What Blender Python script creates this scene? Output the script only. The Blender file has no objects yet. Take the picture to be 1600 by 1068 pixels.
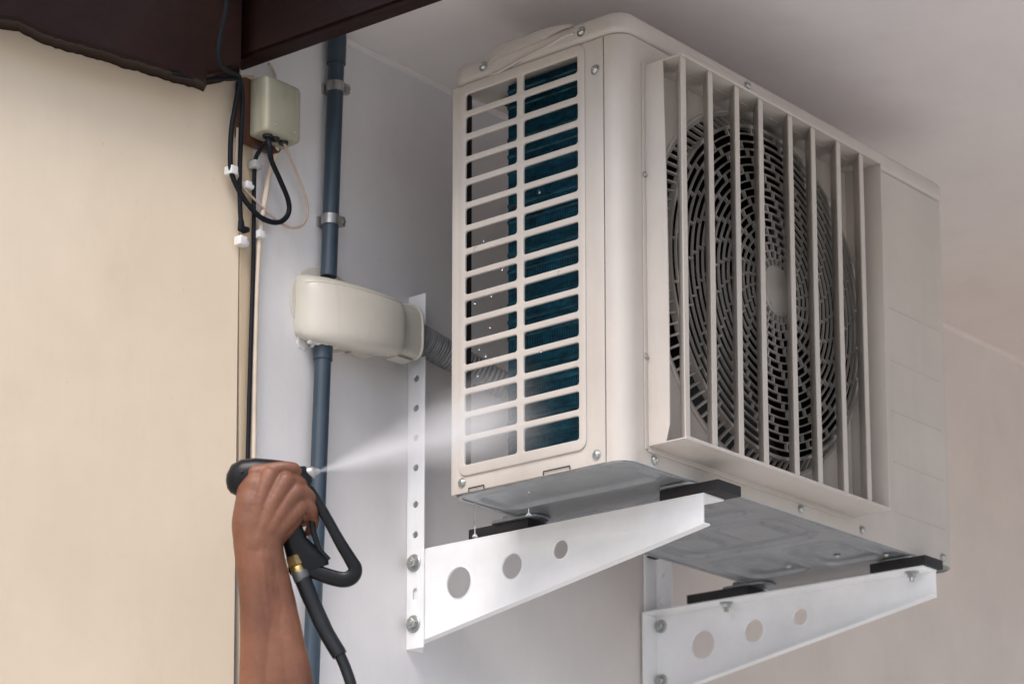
import bpy, bmesh, math, random
from mathutils import Vector, Matrix
from mathutils.geometry import interpolate_bezier
random.seed(7)
rad = math.radians
S = bpy.context.scene
COL = S.collection
V = Vector

# ------------------------------------------------------------------ camera
CAM = V((-2.2176, -1.6978, -0.7681)); YAW, PITCH, FPX = 0.8709, 0.1741, 3935.9
PX, PY = 800.0, 1090.52
FW = V((math.sin(YAW)*math.cos(PITCH), math.cos(YAW)*math.cos(PITCH), math.sin(PITCH)))
RT = V((math.cos(YAW), -math.sin(YAW), 0)); UP = RT.cross(FW)
cd = bpy.data.cameras.new('camera'); cam = bpy.data.objects.new('camera', cd); COL.objects.link(cam)
cam.matrix_world = Matrix.Translation(CAM) @ Matrix((RT, UP, -FW)).transposed().to_4x4()
cd.sensor_width = 36; cd.lens = FPX/1600*36; cd.shift_y = (PY-534)/1600; cd.clip_end = 500; cd.clip_start = .05
cd.dof.use_dof = True; cd.dof.focus_distance = 3.02; cd.dof.aperture_fstop = 6.3
S.camera = cam
S.render.resolution_x = 1024; S.render.resolution_y = 683
# ------------------------------------------------------------------ light
SUN_EL, SUN_DIR = rad(52), V((-0.95, -0.31, 0)).normalized()     # towards the sun, on the left of the porch
w = bpy.data.worlds.new('World'); S.world = w; w.use_nodes = True
nt = w.node_tree; bg = nt.nodes['Background']
sky = nt.nodes.new('ShaderNodeTexSky'); sky.sky_type = 'NISHITA'; sky.sun_disc = False
sky.sun_elevation = SUN_EL; sky.sun_rotation = math.atan2(SUN_DIR.x, SUN_DIR.y)
sky.air_density = 1.0; sky.dust_density = 3.0; sky.ozone_density = 1.0
nt.links.new(sky.outputs[0], bg.inputs[0]); bg.inputs[1].default_value = 0.115
sl = bpy.data.lights.new('sun', 'SUN'); sl.energy = .95; sl.angle = rad(34); sl.color = (1, .97, .93)
so = bpy.data.objects.new('sun', sl); COL.objects.link(so)
sd = V((SUN_DIR.x*math.cos(SUN_EL), SUN_DIR.y*math.cos(SUN_EL), math.sin(SUN_EL)))
so.rotation_euler = sd.to_track_quat('Z', 'Y').to_euler(); so.location = (-6, -3, 4)
S.view_settings.view_transform = 'Standard'; S.view_settings.look = 'None'
S.view_settings.exposure = 1.02; S.view_settings.gamma = 1
try:
    S.cycles.volume_step_rate = 0.6; S.cycles.volume_bounces = 6; S.cycles.max_bounces = 10; S.cycles.diffuse_bounces = 6
except Exception: pass

# ------------------------------------------------------------------ helpers
def ray(u, v): return (FW + RT*((u-PX)/FPX) + UP*((PY-v)/FPX))
def un(u, v, ax, val):                      # the point of a plane (axis ax = val) seen at a pixel
    d = ray(u, v); return CAM + d*((val-CAM[ax])/d[ax])
def dp(u, v, z): return CAM + ray(u, v)*z   # a point at a given distance

def mat(name, col, rough=.5, metal=0., var=.06, vscale=6., bump=.0, bscale=60., stretch=(1,1,1), col2=None, spec=.5, coat=0., grime=0., gcol=(.55,.47,.38)):
    m = bpy.data.materials.new(name); m.use_nodes = True; n = m.node_tree; N = n.nodes; L = n.links
    b = N['Principled BSDF']; b.inputs['Metallic'].default_value = metal
    b.inputs['Specular IOR Level'].default_value = spec; b.inputs['Coat Weight'].default_value = coat
    tc = N.new('ShaderNodeTexCoord'); mp = N.new('ShaderNodeMapping'); mp.inputs['Scale'].default_value = stretch
    L.new(tc.outputs['Object'], mp.inputs[0])
    nz = N.new('ShaderNodeTexNoise'); nz.inputs['Scale'].default_value = vscale; nz.inputs['Detail'].default_value = 6; nz.inputs['Roughness'].default_value = .6
    L.new(mp.outputs[0], nz.inputs[0])
    r = N.new('ShaderNodeValToRGB'); r.color_ramp.elements[0].position = .3; r.color_ramp.elements[1].position = .7
    c = V(col); c2 = V(col2) if col2 else c*(1-var*2.2)
    r.color_ramp.elements[0].color = (*c2, 1); r.color_ramp.elements[1].color = (*(c*(1+var*.4)), 1)
    L.new(nz.outputs[0], r.inputs[0]); out = r.outputs[0]
    if grime:                                  # old run marks and dirt specks in the surface itself
        for st, sc_, lo, hi, amt in (((5,5,.45), 16, .54, .80, grime), ((1,1,1), 130, .70, .80, grime*1.6)):
            m2 = N.new('ShaderNodeMapping'); m2.inputs['Scale'].default_value = st; L.new(tc.outputs['Object'], m2.inputs[0])
            g = N.new('ShaderNodeTexNoise'); g.inputs['Scale'].default_value = sc_; g.inputs['Detail'].default_value = 7; g.inputs['Roughness'].default_value = .62; L.new(m2.outputs[0], g.inputs[0])
            gr_ = N.new('ShaderNodeMapRange'); gr_.inputs[1].default_value = lo; gr_.inputs[2].default_value = hi; gr_.inputs[4].default_value = amt; L.new(g.outputs[0], gr_.inputs[0])
            mm = N.new('ShaderNodeMix'); mm.data_type = 'RGBA'; mm.blend_type = 'MULTIPLY'; L.new(gr_.outputs[0], mm.inputs[0]); L.new(out, mm.inputs[6]); mm.inputs[7].default_value = (*gcol, 1); out = mm.outputs[2]
    L.new(out, b.inputs['Base Color'])
    mr = N.new('ShaderNodeMapRange'); mr.inputs[3].default_value = rough*.8; mr.inputs[4].default_value = min(1, rough*1.2)
    L.new(nz.outputs[0], mr.inputs[0]); L.new(mr.outputs[0], b.inputs['Roughness'])
    if bump:
        n2 = N.new('ShaderNodeTexNoise'); n2.inputs['Scale'].default_value = bscale; n2.inputs['Detail'].default_value = 4
        L.new(mp.outputs[0], n2.inputs[0]); bp = N.new('ShaderNodeBump'); bp.inputs['Strength'].default_value = bump; bp.inputs['Distance'].default_value = .002
        L.new(n2.outputs[0], bp.inputs['Height']); L.new(bp.outputs[0], b.inputs['Normal'])
    return m

M = {}
M['ac'] = mat('ac_paint', (.55,.505,.463), .40, var=.05, vscale=7, bump=.08, bscale=180, coat=.12, grime=.12)
M['acgrille'] = mat('fan_grille_plastic', (.36,.335,.305), .5, var=.08, vscale=20)
M['white'] = mat('white_powder_coat', (.93,.94,.955), .3, var=.04, vscale=14, bump=.05, bscale=90, coat=.2, grime=.06)
M['galv'] = mat('galvanised_steel', (.33,.345,.36), .36, metal=.6, var=.10, vscale=13, bump=.10, bscale=60, grime=.5, gcol=(.42,.37,.32))
M['zinc'] = mat('zinc_screw', (.5,.52,.5), .3, metal=.9, var=.12, vscale=60)
M['rubber'] = mat('black_rubber', (.012,.011,.013), .55, var=.1)
M['blackcable'] = mat('black_cable_sheath', (.010,.012,.016), .5, var=.1, vscale=30, spec=.15)
M['plblack'] = mat('black_plastic', (.005,.006,.008), .34, var=.2, vscale=30, bump=.12, bscale=150, spec=.3)
M['creamcable'] = mat('cream_cable', (.66,.55,.44), .5, var=.08, vscale=30)
M['pinkcable'] = mat('thin_pink_cable', (.55,.42,.34), .5, var=.08, vscale=30)
M['bluepvc'] = mat('blue_pvc', (.036,.060,.086), .42, var=.12, vscale=9, bump=.06, bscale=80, grime=.5)
M['cover'] = mat('cover_plastic', (.60,.565,.495), .40, var=.05, vscale=10, bump=.05, bscale=80, coat=.1, grime=.25)
M['jbox'] = mat('junction_box_plastic', (.34,.325,.245), .42, var=.10, vscale=22, bump=.05, bscale=90, grime=.5)
M['wood'] = mat('brown_varnished_wood', (.085,.030,.014), .4, var=.25, vscale=20, stretch=(8,8,1), bump=.2, bscale=40)
M['beam'] = mat('dark_brown_gloss_paint', (.016,.0062,.0048), .5, var=.35, vscale=12, stretch=(2,.5,3), bump=.45, bscale=34, col2=(.012,.005,.004), spec=.14, coat=.05)
M['clip'] = mat('white_plastic', (.75,.75,.74), .45, var=.05)
M['greyclip'] = mat('grey_plastic', (.42,.42,.41), .45, var=.05)
M['steel'] = mat('dull_steel', (.45,.44,.43), .38, metal=.8, var=.15, vscale=60)
M['brass'] = mat('brass', (.50,.36,.15), .35, metal=.9, var=.15, vscale=60)
M['coil'] = mat('blue_fin_coating', (.008,.10,.155), .38, metal=.4, var=.5, vscale=26, stretch=(1,2.5,9), col2=(.003,.022,.036), bump=.6, bscale=70)
M['dark'] = mat('dark_interior', (.012,.012,.014), .7, var=.1)
M['fanblade'] = mat('grey_fan_blade', (.022,.022,.024), .5, var=.1)
M['corr'] = mat('grey_corrugated_plastic', (.22,.22,.23), .5, var=.15, vscale=40)
M['seal'] = mat('white_sealant', (.72,.71,.70), .5, var=.06, vscale=40, bump=.3, bscale=80)
M['hose'] = mat('black_hose_rubber', (.012,.014,.017), .42, var=.15, vscale=30, spec=.35)

def skin_mat():
    m = mat('brown_skin', (.225,.092,.050), .50, var=.12, vscale=16, bump=.3, bscale=200, col2=(.120,.045,.025), spec=.45)
    b = m.node_tree.nodes['Principled BSDF']
    b.inputs['Subsurface Weight'].default_value = .05; b.inputs['Subsurface Radius'].default_value = (.012,.004,.002); b.inputs['Subsurface Scale'].default_value = .6
    return m
M['skin'] = skin_mat()

def wall_mat(name, c, c2, streak=1., warm=None):
    m = bpy.data.materials.new(name); m.use_nodes = True; n = m.node_tree; N = n.nodes; L = n.links; b = N['Principled BSDF']
    b.inputs['Roughness'].default_value = .62; b.inputs['Specular IOR Level'].default_value = .3
    tc = N.new('ShaderNodeTexCoord')
    def noise(scale, st, det=5, ro=.6):
        mp = N.new('ShaderNodeMapping'); mp.inputs['Scale'].default_value = st; L.new(tc.outputs['Object'], mp.inputs[0])
        x = N.new('ShaderNodeTexNoise'); x.inputs['Scale'].default_value = scale; x.inputs['Detail'].default_value = det; x.inputs['Roughness'].default_value = ro
        L.new(mp.outputs[0], x.inputs[0]); return x
    a = noise(7, (1,1,1)); s = noise(14, (4,4,.6), 8, .7); g = noise(2.2, (1,1,1), 3)
    r = N.new('ShaderNodeValToRGB'); r.color_ramp.elements[0].position = .33; r.color_ramp.elements[1].position = .62
    r.color_ramp.elements[0].color = (*c2, 1); r.color_ramp.elements[1].color = (*c, 1)
    mx = N.new('ShaderNodeMath'); mx.operation = 'MULTIPLY_ADD'; mx.inputs[1].default_value = .16; L.new(s.outputs[0], mx.inputs[0])
    h = N.new('ShaderNodeMath'); h.operation = 'MULTIPLY_ADD'; h.inputs[1].default_value = .62; L.new(a.outputs[0], h.inputs[0])
    q = N.new('ShaderNodeMath'); q.operation = 'MULTIPLY'; q.inputs[1].default_value = .2; L.new(g.outputs[0], q.inputs[0])
    L.new(q.outputs[0], h.inputs[2]); L.new(h.outputs[0], mx.inputs[2]); L.new(mx.outputs[0], r.inputs[0])
    out = r.outputs[0]
    if warm:                                   # the colour shifts to a warmer, darker tone along x
        sx = N.new('ShaderNodeSeparateXYZ'); L.new(tc.outputs['Object'], sx.inputs[0])
        mr = N.new('ShaderNodeMapRange'); mr.interpolation_type = 'SMOOTHSTEP'; mr.inputs[1].default_value = warm[0]; mr.inputs[2].default_value = warm[1]
        L.new(sx.outputs[0], mr.inputs[0])
        mm = N.new('ShaderNodeMix'); mm.data_type = 'RGBA'; mm.blend_type = 'MULTIPLY'
        L.new(mr.outputs[0], mm.inputs[0]); L.new(out, mm.inputs[6]); mm.inputs[7].default_value = (*warm[2], 1); out = mm.outputs[2]
    L.new(out, b.inputs['Base Color'])
    st_ = noise(5.5, (1.6,1.6,.8), 9, .72); sp = noise(95, (1,1,1), 3, .5); rn = noise(20, (5,5,.35), 6, .6)
    for nn_, lo, hi, amt in ((st_, .52, .78, .18), (sp, .72, .80, .30), (rn, .60, .85, .12)):
        k1 = N.new('ShaderNodeMapRange'); k1.inputs[1].default_value = lo; k1.inputs[2].default_value = hi; k1.inputs[4].default_value = amt; L.new(nn_.outputs[0], k1.inputs[0])
        k2 = N.new('ShaderNodeMix'); k2.data_type = 'RGBA'; k2.blend_type = 'MULTIPLY'; L.new(k1.outputs[0], k2.inputs[0]); L.new(out, k2.inputs[6]); k2.inputs[7].default_value = (.66,.62,.58,1); out = k2.outputs[2]
    L.new(out, b.inputs['Base Color'])
    f = noise(60, (3,3,.6), 5); bp = N.new('ShaderNodeBump'); bp.inputs['Strength'].default_value = .12*streak; bp.inputs['Distance'].default_value = .002
    ad = N.new('ShaderNodeMath'); ad.operation = 'ADD'; L.new(f.outputs[0], ad.inputs[0]); L.new(a.outputs[0], ad.inputs[1])
    L.new(ad.outputs[0], bp.inputs['Height']); L.new(bp.outputs[0], b.inputs['Normal'])
    return m

# --- objects -----------------------------------------------------------
WL = {}
def wl(o): return WL.get(o.name, V((0,0,0)))
def tag(o, label=None, cat=None, group=None, kind=None):
    if label: o['label'] = label
    if cat: o['category'] = cat
    if group: o['group'] = group
    if kind: o['kind'] = kind
    return o
def empty(name, loc, label, cat, group=None):
    o = bpy.data.objects.new(name, None); COL.objects.link(o); o.location = loc; o.empty_display_size = .02
    WL[o.name] = V(loc); return tag(o, label, cat, group)
def link(name, me, m, parent=None, smooth=35, center=True):
    me.name = name
    if center and len(me.vertices):
        lo = V([min(v.co[i] for v in me.vertices) for i in range(3)]); hi = V([max(v.co[i] for v in me.vertices) for i in range(3)])
        c = (lo+hi)/2
    else: c = V((0,0,0))
    me.transform(Matrix.Translation(-c)); me.materials.clear(); me.materials.append(m)
    if smooth:
        for p in me.polygons: p.use_smooth = True
        me.set_sharp_from_angle(angle=rad(smooth))
    o = bpy.data.objects.new(name, me); COL.objects.link(o)
    if parent: o.parent = parent; o.location = c - wl(parent)
    else: o.location = c
    WL[o.name] = c
    return o

class MB:
    def __init__(s): s.b = bmesh.new()
    def box(s, lo, hi, bev=0, mtx=None):
        lo, hi = V(lo), V(hi); g = bmesh.ops.create_cube(s.b, size=1)
        vs = g['verts']; c = (lo+hi)/2; d = hi-lo
        for v in vs: v.co = V((v.co.x*d.x, v.co.y*d.y, v.co.z*d.z)) + c
        if bev:
            es = list({e for v in vs for e in v.link_edges})
            r = bmesh.ops.bevel(s.b, geom=es, offset=bev, segments=2, affect='EDGES', profile=.6); vs = list({v for f in r['faces'] for v in f.verts})
        if mtx:
            for v in vs: v.co = mtx @ v.co
        return s
    def ring(s, c, x, y, rx, ry, n):
        return [s.b.verts.new(c + x*math.cos(2*math.pi*i/n)*rx + y*math.sin(2*math.pi*i/n)*ry) for i in range(n)]
    def bridge(s, a, b):
        n = len(a)
        for i in range(n): s.b.faces.new((a[i], a[(i+1) % n], b[(i+1) % n], b[i]))
    def tube(s, pts, r, n=12, caps=True, flat=1.):
        pts = [V(p) for p in pts]; rs = r if isinstance(r, (list, tuple)) else [r]*len(pts)
        up = None; prev = None; first = None
        for i, p in enumerate(pts):
            t = (pts[min(i+1, len(pts)-1)] - pts[max(i-1, 0)]).normalized()
            if up is None: up = t.orthogonal().normalized()
            up = (up - t*up.dot(t)).normalized(); sd_ = t.cross(up)
            q = s.ring(p, up, sd_, rs[i], rs[i]*flat, n)
            if prev: s.bridge(prev, q)
            else: first = q
            prev = q
        if caps: s.b.faces.new(first[::-1]); s.b.faces.new(prev)
        return s
    def cyl(s, a, b, r0, r1=None, n=20): return s.tube([a, b], [r0, r0 if r1 is None else r1], n)
    def prism(s, poly, ax, t0, t1):              # poly in the two other axes (cyclic order: x->yz, y->xz, z->xy)
        def P(a, b, t): return V((t,a,b)) if ax == 0 else V((a,t,b)) if ax == 1 else V((a,b,t))
        A = [s.b.verts.new(P(a, b, t0)) for a, b in poly]; B = [s.b.verts.new(P(a, b, t1)) for a, b in poly]
        s.bridge(A, B); s.b.faces.new(A[::-1]); s.b.faces.new(B); return s
    def loft(s, rings, caps=True):
        prev = None
        for rg in rings:
            q = [s.b.verts.new(V(p)) for p in rg]
            if prev: s.bridge(prev, q)
            else: first = q
            prev = q
        if caps: s.b.faces.new(first[::-1]); s.b.faces.new(prev)
        return s
    def sphere(s, c, r, sc=(1,1,1), n=12):
        g = bmesh.ops.create_uvsphere(s.b, u_segments=n, v_segments=max(6, n*2//3), radius=r)
        for v in g['verts']: v.co = V((v.co.x*sc[0], v.co.y*sc[1], v.co.z*sc[2])) + V(c)
        return s
    def addmesh(s, me): s.b.from_mesh(me); bpy.data.meshes.remove(me); return s
    def mesh(s):
        bmesh.ops.recalc_face_normals(s.b, faces=s.b.faces); me = bpy.data.meshes.new('m'); s.b.to_mesh(me); s.b.free(); return me
    def build(s, name, m, parent=None, smooth=35): return link(name, s.mesh(), m, parent, smooth)

def rrect(x0, y0, x1, y1, r, n=5):
    o = []
    for cx, cy, a in ((x1-r,y1-r,0),(x0+r,y1-r,90),(x0+r,y0+r,180),(x1-r,y0+r,270)):
        for i in range(n+1):
            t = rad(a+90*i/n); o.append((cx+r*math.cos(t), cy+r*math.sin(t)))
    return o
def circ(cx, cy, r, n=48): return [(cx+r*math.cos(2*math.pi*i/n), cy+r*math.sin(2*math.pi*i/n)) for i in range(n)]
def plate(outline, holes, t, bev=0, fn=None):    # flat sheet with holes; local thickness 0..t in z; fn maps (u,v,w) to the place
    cu = bpy.data.curves.new('c', 'CURVE'); cu.dimensions = '2D'; cu.fill_mode = 'BOTH'; cu.extrude = max(t/2-bev, 1e-5); cu.bevel_depth = bev; cu.bevel_resolution = 2; cu.offset = -bev
    for pl in [outline]+list(holes):
        sp = cu.splines.new('POLY'); sp.points.add(len(pl)-1); sp.use_cyclic_u = True
        for p, (a, b) in zip(sp.points, pl): p.co = (a, b, 0, 1)
    o = bpy.data.objects.new('c', cu); COL.objects.link(o); dg = bpy.context.evaluated_depsgraph_get(); dg.update()
    me = bpy.data.meshes.new_from_object(o.evaluated_get(dg)); bpy.data.objects.remove(o); bpy.data.curves.remove(cu)
    if fn:
        for v in me.vertices: v.co = V(fn(v.co.x, v.co.y, v.co.z + t/2))
    b = bmesh.new(); b.from_mesh(me); bmesh.ops.remove_doubles(b, verts=b.verts, dist=1e-6); bmesh.ops.recalc_face_normals(b, faces=b.faces); b.to_mesh(me); b.free()
    return me
def smooth_path(pts, k=8):                       # Catmull-Rom through points
    pts = [V(p) for p in pts]; P = [pts[0]*2-pts[1]]+pts+[pts[-1]*2-pts[-2]]; out = []
    for i in range(1, len(P)-2):
        for j in range(k):
            t = j/k; a, b, c, d = P[i-1], P[i], P[i+1], P[i+2]
            out.append(.5*((2*b)+(c-a)*t+(2*a-5*b+4*c-d)*t*t+(3*b-a-3*c+d)*t**3))
    return out+[pts[-1]]
def screw_mb(c, nrm, r=.0046):                   # a pan head screw with a cross recess, standing on a surface
    nrm = V(nrm).normalized(); c = V(c); m = MB(); x = nrm.orthogonal().normalized(); y = nrm.cross(x)
    R_ = [(1.35,0),(1.35,.12),(1.0,.15),(1.0,.45),(.8,.72),(.45,.85)]
    prev = None
    for a, h in R_:
        q = m.ring(c+nrm*h*r, x, y, a*r, a*r, 16)
        if prev: m.bridge(prev, q)
        prev = q
    q = m.ring(c+nrm*.45*r, x, y, .22*r, .22*r, 16); m.bridge(prev, q); m.b.faces.new(q)
    return m
def hexbolt(c, nrm, r=.008):
    nrm = V(nrm).normalized(); c = V(c); m = MB(); m.tube([c, c+nrm*.0015, c+nrm*.0022], [r*1.35, r*1.35, r*1.2], 24)
    m.tube([c+nrm*.0022, c+nrm*.0068, c+nrm*.0078], [r*.88, r*.88, r*.72], 6); m.tube([c+nrm*.0078, c+nrm*.0098], [r*.42, r*.38], 12); return m

# ------------------------------------------------------------------ setting
W_, D_, H_ = .7405, .2685, .55
YW = .4509; ZC = .6411; XL, XR = .1268, .654
GZ = -2.35
me = MB().box((-60,-60,GZ-.1), (60,60,GZ)).mesh()
g = link('ground', me, mat('concrete_ground', (.58,.56,.52), .85, var=.1, vscale=1.5), smooth=0); tag(g, kind='structure')

XC = -.1869                                     # convex corner between the cream wall and the white one
white = wall_mat('white_wall_paint', (.77,.752,.752), (.70,.68,.685), warm=(.1, 1.0, (.90,.83,.765)))
# cream wall turns 13 degrees away at the corner
a13 = rad(13); dirc = V((-math.cos(a13), -math.sin(a13)*-1*-1, 0)); dirc = V((-math.cos(a13), math.sin(a13), 0))
ctop = un(376, 140, 1, YW); cbot = un(376, 1068, 1, YW); lean = (ctop.x-cbot.x)/(ctop.z-cbot.z)
def cx_(z): return cbot.x + .0008 + (z-cbot.z)*lean
m = MB(); m.prism([(cx_(-.6),GZ+.003),(5.5,GZ+.003),(5.5,ZC+.02),(cx_(ZC+.02),ZC+.02),(cx_(-.6),-.6)], 1, YW, YW+.18)
o = link('white_wall', m.mesh(), white, smooth=0, center=False)
tag(o, 'off-white plastered wall behind the air conditioner, warmer toned to the right', 'wall')
cream = wall_mat('cream_wall_paint', (.70,.59,.455), (.65,.54,.41), streak=.5)
m = MB(); rr = []
for z in (GZ+.003, ZC+.05):
    p = V((cx_(z) if z > -.6 else cx_(-.6), YW-.0015, z)); q = p + dirc*4.; nn = V((math.sin(a13), math.cos(a13), 0))*.2
    rr.append([p, q, q+nn, p+nn])
m.loft(rr)
o = link('cream_wall', m.mesh(), cream, smooth=0, center=False); tag(o, 'cream painted wall on the left under the dark brown beam', 'wall')
# cream strip of overlapping paint on the white wall beside the corner
def strip(u0, u1, v0, v1):
    return [un(u0[0], v0, 1, YW), un(u1[0], v0, 1, YW), un(u1[1], v1, 1, YW), un(u0[1], v1, 1, YW)]
q = strip((373.5,374), (396,378.5), 118, 1075); edge = []
m = MB(); n = 40; ra, rb = [], []
for i in range(n+1):
    t = i/n; a = q[0].lerp(q[3], t); b = q[1].lerp(q[2], t); b.x += random.uniform(-.0006, .0006)
    ra.append(a); rb.append(b)
for (y0, y1) in ((-.0017, .001),):
    m.loft([[V((a.x, YW+y0, a.z)), V((b.x, YW+y0, b.z)), V((b.x, YW+y1, b.z)), V((a.x, YW+y1, a.z))] for a, b in zip(ra, rb)])
o = m.build('cream_paint_strip', mat('cream_strip_paint', (.66,.52,.36), .6, var=.06, vscale=9, stretch=(4,4,.6), bump=.1), None, 0)
tag(o, 'narrow strip of overlapping cream paint at the wall corner behind the cables', 'paint strip')

# porch ceiling, starting at the crossing beam
ceil = wall_mat('ceiling_paint', (.78,.745,.73), (.73,.69,.68), streak=.7, warm=(.3, 1.6, (.92,.86,.80)))
m = MB(); m.box((-.30, -2.0, ZC), (5.5, YW-.0004, ZC+.06))
m.tube([V((-.3,YW-.0005,ZC-.0005)), V((5.4,YW-.0005,ZC-.0005))], .006, 10)
o = link('porch_ceiling', m.mesh(), ceil, smooth=0, center=False); tag(o, 'flat off-white porch ceiling above the air conditioner', 'ceiling')

# ------------------------------------------------------------------ beams
zb_ = .553
p1 = un(382, 112, 1, YW)
zb_ = p1.z
def lz(u, v): return un(u, v, 2, zb_)
A0, A1 = lz(382,112), lz(705,-1); B0, B1 = lz(348,101), lz(550,19)
dirB = (A1-A0).normalized(); 
m = MB(); L_ = 2.0
wB = abs((B0-A0).cross(dirB).length); side = V((dirB.y, -dirB.x, 0)); 
if side.x > 0: side = -side
st = A0 - dirB*.05
for z0, z1, ww in ((zb_, zb_+.14, wB),):
    c = [st, st+dirB*L_, st+dirB*L_+side*ww, st+side*ww]
    m.loft([[V((p.x,p.y,z0)) for p in c], [V((p.x,p.y,z1)) for p in c]])
bmesh.ops.bevel(m.b, geom=list(m.b.edges), offset=.004, segments=2, affect='EDGES')
o = m.build('roof_beam', M['beam'], None); tag(o, 'glossy dark brown beam running outward beside the ceiling, above the junction box', 'beam')
# beam along the top of the cream wall, with a ragged painted lower edge
pA = un(342, 128, 1, YW); base = V((cx_(pA.z), YW, pA.z))
def on_cream(u, v, off=0.):                      # pixel -> point on the cream wall plane, off metres in front of it
    nrm = V((-math.sin(a13), -math.cos(a13), 0)); p0 = V((cx_(.2), YW-.0015, .2)) + nrm*off
    d = ray(u, v); return CAM + d*((p0-CAM).dot(nrm)/d.dot(nrm))
nrmC = V((-math.sin(a13), -math.cos(a13), 0))
low = [(-400,-75),(-120,8),(0,46),(30,50),(60,66),(100,80),(140,90),(170,98),(190,106),(215,112),(245,121),(270,130),(300,137),(318,143),(323,134),(350,127),(362,121),(374,121)]
lowp = []
for (u0, v0), (u1, v1) in zip(low, low[1:]):
    k = max(1, int((u1-u0)/6)) if u0 >= 0 else 4
    for j in range(k): lowp.append((u0+(u1-u0)*j/k, v0+(v1-v0)*j/k+(random.uniform(-1.1,1.1) if 0 < u0 < 340 else 0)))
lowp.append(low[-1])
m = MB()
upz = .70
rings = []
for u, v in lowp:
    p = on_cream(u, v, -.002); e = on_cream(u, v, .004); f = on_cream(u, v-3, .007)
    f2 = on_cream(u, v-16-(0 if u > 0 else -u*.01), .052); f3 = V((f2.x, f2.y, max(f2.z+.02, upz))); bk = V((p.x, p.y, upz))
    rings.append([p, e, f, f2, V((f2.x+nrmC.x*.003, f2.y+nrmC.y*.003, f2.z+.004)), V((f2.x+nrmC.x*.003, f2.y+nrmC.y*.003, upz)), bk])
m.loft(rings)
o = m.build('wall_beam', M['beam'], None); tag(o, 'very dark brown beam with a ragged edge along the top of the cream wall', 'beam')

# ------------------------------------------------------------------ air conditioner
AC = empty('air_conditioner', (W_/2, D_/2, 0), 'beige outdoor air conditioner unit on two white brackets under the ceiling', 'air conditioner')
RC = .022; ZL = .522                              # corner radius, seam under the lid
# side panel with its louvred intake grille
ys0, ys1 = .0285, D_-.004
gy0, gy1, gz0, gz1 = .0655, .2425, .034, .5085
holes = []; pitch = pitch_g = (gz1-gz0)/16
def wob(): return random.uniform(-.0003, .0003)
for i in range(16):
    z1 = gz1 - i*pitch; z0 = z1 - (pitch-.0078)
    if i == 15: z0 = gz0+.001
    holes.append(rrect(gy0+wob(), z0+wob(), .1495, z1+wob(), .0034)); holes.append(rrect(.1598, z0+wob(), gy1, z1+wob(), .0034))
m = MB()
m.addmesh(plate(rrect(gy0-.0105, gz0-.0125, gy1+.0095, gz1+.013, .012), holes, .0042, .0013, lambda u, v, w: (-.0032+w, u, v)))
m.addmesh(plate([(ys0,.0015),(ys1,.0015),(ys1,ZL),(ys0,ZL)], [rrect(gy0-.009, gz0-.011, gy1+.008, gz1+.0115, .010)], .0025, .0006, lambda u, v, w: (-.0008+w, u, v)))
m.box((.0, D_-.0045, .002), (.020, D_-.0025, ZL), .0005)
m.build('side_grille_panel', M['ac'], AC)
# front panel: rounded left corner, sheet with the round fan opening, rounded right corner
FC = V((.276, 0, .268)); FR = .232
m = MB()
m.addmesh(plate([(RC,.0015),(W_-RC,.0015),(W_-RC,ZL),(RC,ZL)], [circ(FC.x, FC.z, FR, 96)], .0015, 0, lambda u, v, w: (u, w, v)))
for sx in (0, 1):
    A, B = [], []
    for i in range(11):
        t = i/10*math.pi/2; x = RC-RC*math.sin(t); y = RC-RC*math.cos(t); x2 = RC-(RC-.0015)*math.sin(t); y2 = RC-(RC-.0015)*math.cos(t)
        A.append((x, y)); B.append((x2, y2))
    A.append((0, .0272 if not sx else D_-.002)); B.append((.0015, .0272 if not sx else D_-.002))
    if sx: A = [(W_-x, y) for x, y in A]; B = [(W_-x, y) for x, y in B]
    m.loft([[V((x,y,.0015)) for x, y in A+B[::-1]], [V((x,y,ZL)) for x, y in A+B[::-1]]])
# rolled rim of the opening and shallow pressed ridge round it
for (r0, y0, rr_) in ((FR-.001, -.001, .0022),):
    m.tube([FC+V((math.cos(a)*r0, y0, math.sin(a)*r0)) for a in [2*math.pi*i/96 for i in range(97)]], rr_, 8, caps=False)
fp = m.build('front_panel', M['ac'], AC, 40)
# pressed lines on the right part of the front
for z in (.333, .260, .190, .120, .052): MB().cyl((.585,-.0003,z), (W_-.030,-.0003,z), .0009, n=8).build('pressed_line', M['ac'], fp)
# lid with its handle lip
m = MB()
m.addmesh(plate(rrect(-.0022, -.0022, W_+.0022, D_+.002, .024, 8), [], .0285, .009, lambda u, v, w: (u, v, ZL+.0006+w)))
lid = m.build('lid', M['ac'], AC, 50)
# handle lip bulging out of the left edge of the lid
m = MB(); rg = []
prof = [(.2035,.5395,.003,.004),(.200,.5455,.0080,.010),(.195,.5525,.0105,.0145),(.187,.5545,.0115,.0155),(.165,.5550,.0118,.0150),(.140,.5552,.0120,.0142),(.118,.5553,.0116,.0132),(.106,.5550,.0108,.0110),(.094,.5542,.0090,.0085),(.082,.5530,.0070,.0060),(.075,.5515,.0045,.0042)]
for y, zt_, pr, hh in prof:
    zlow = zt_-hh*1.1; jt = random.uniform(-.0006,.0006)
    rg.append([V((.045, y, .5490)), V((.028, y, (zt_+.5500)/2)), V((.010, y, zt_-.0004)), V((-pr*.5, y, zt_)), V((-pr*.85, y, zt_-.0012)), V((-pr, y, zt_-.0042)), V((-pr-.0008, y, zlow+jt)), V((-pr+.0010, y, zlow+jt)), V((-.001, y, zlow+.004)), V((.045, y, .5400))])
m.loft(rg); m.build('handle_lip', M['ac'], lid, 55)
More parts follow.
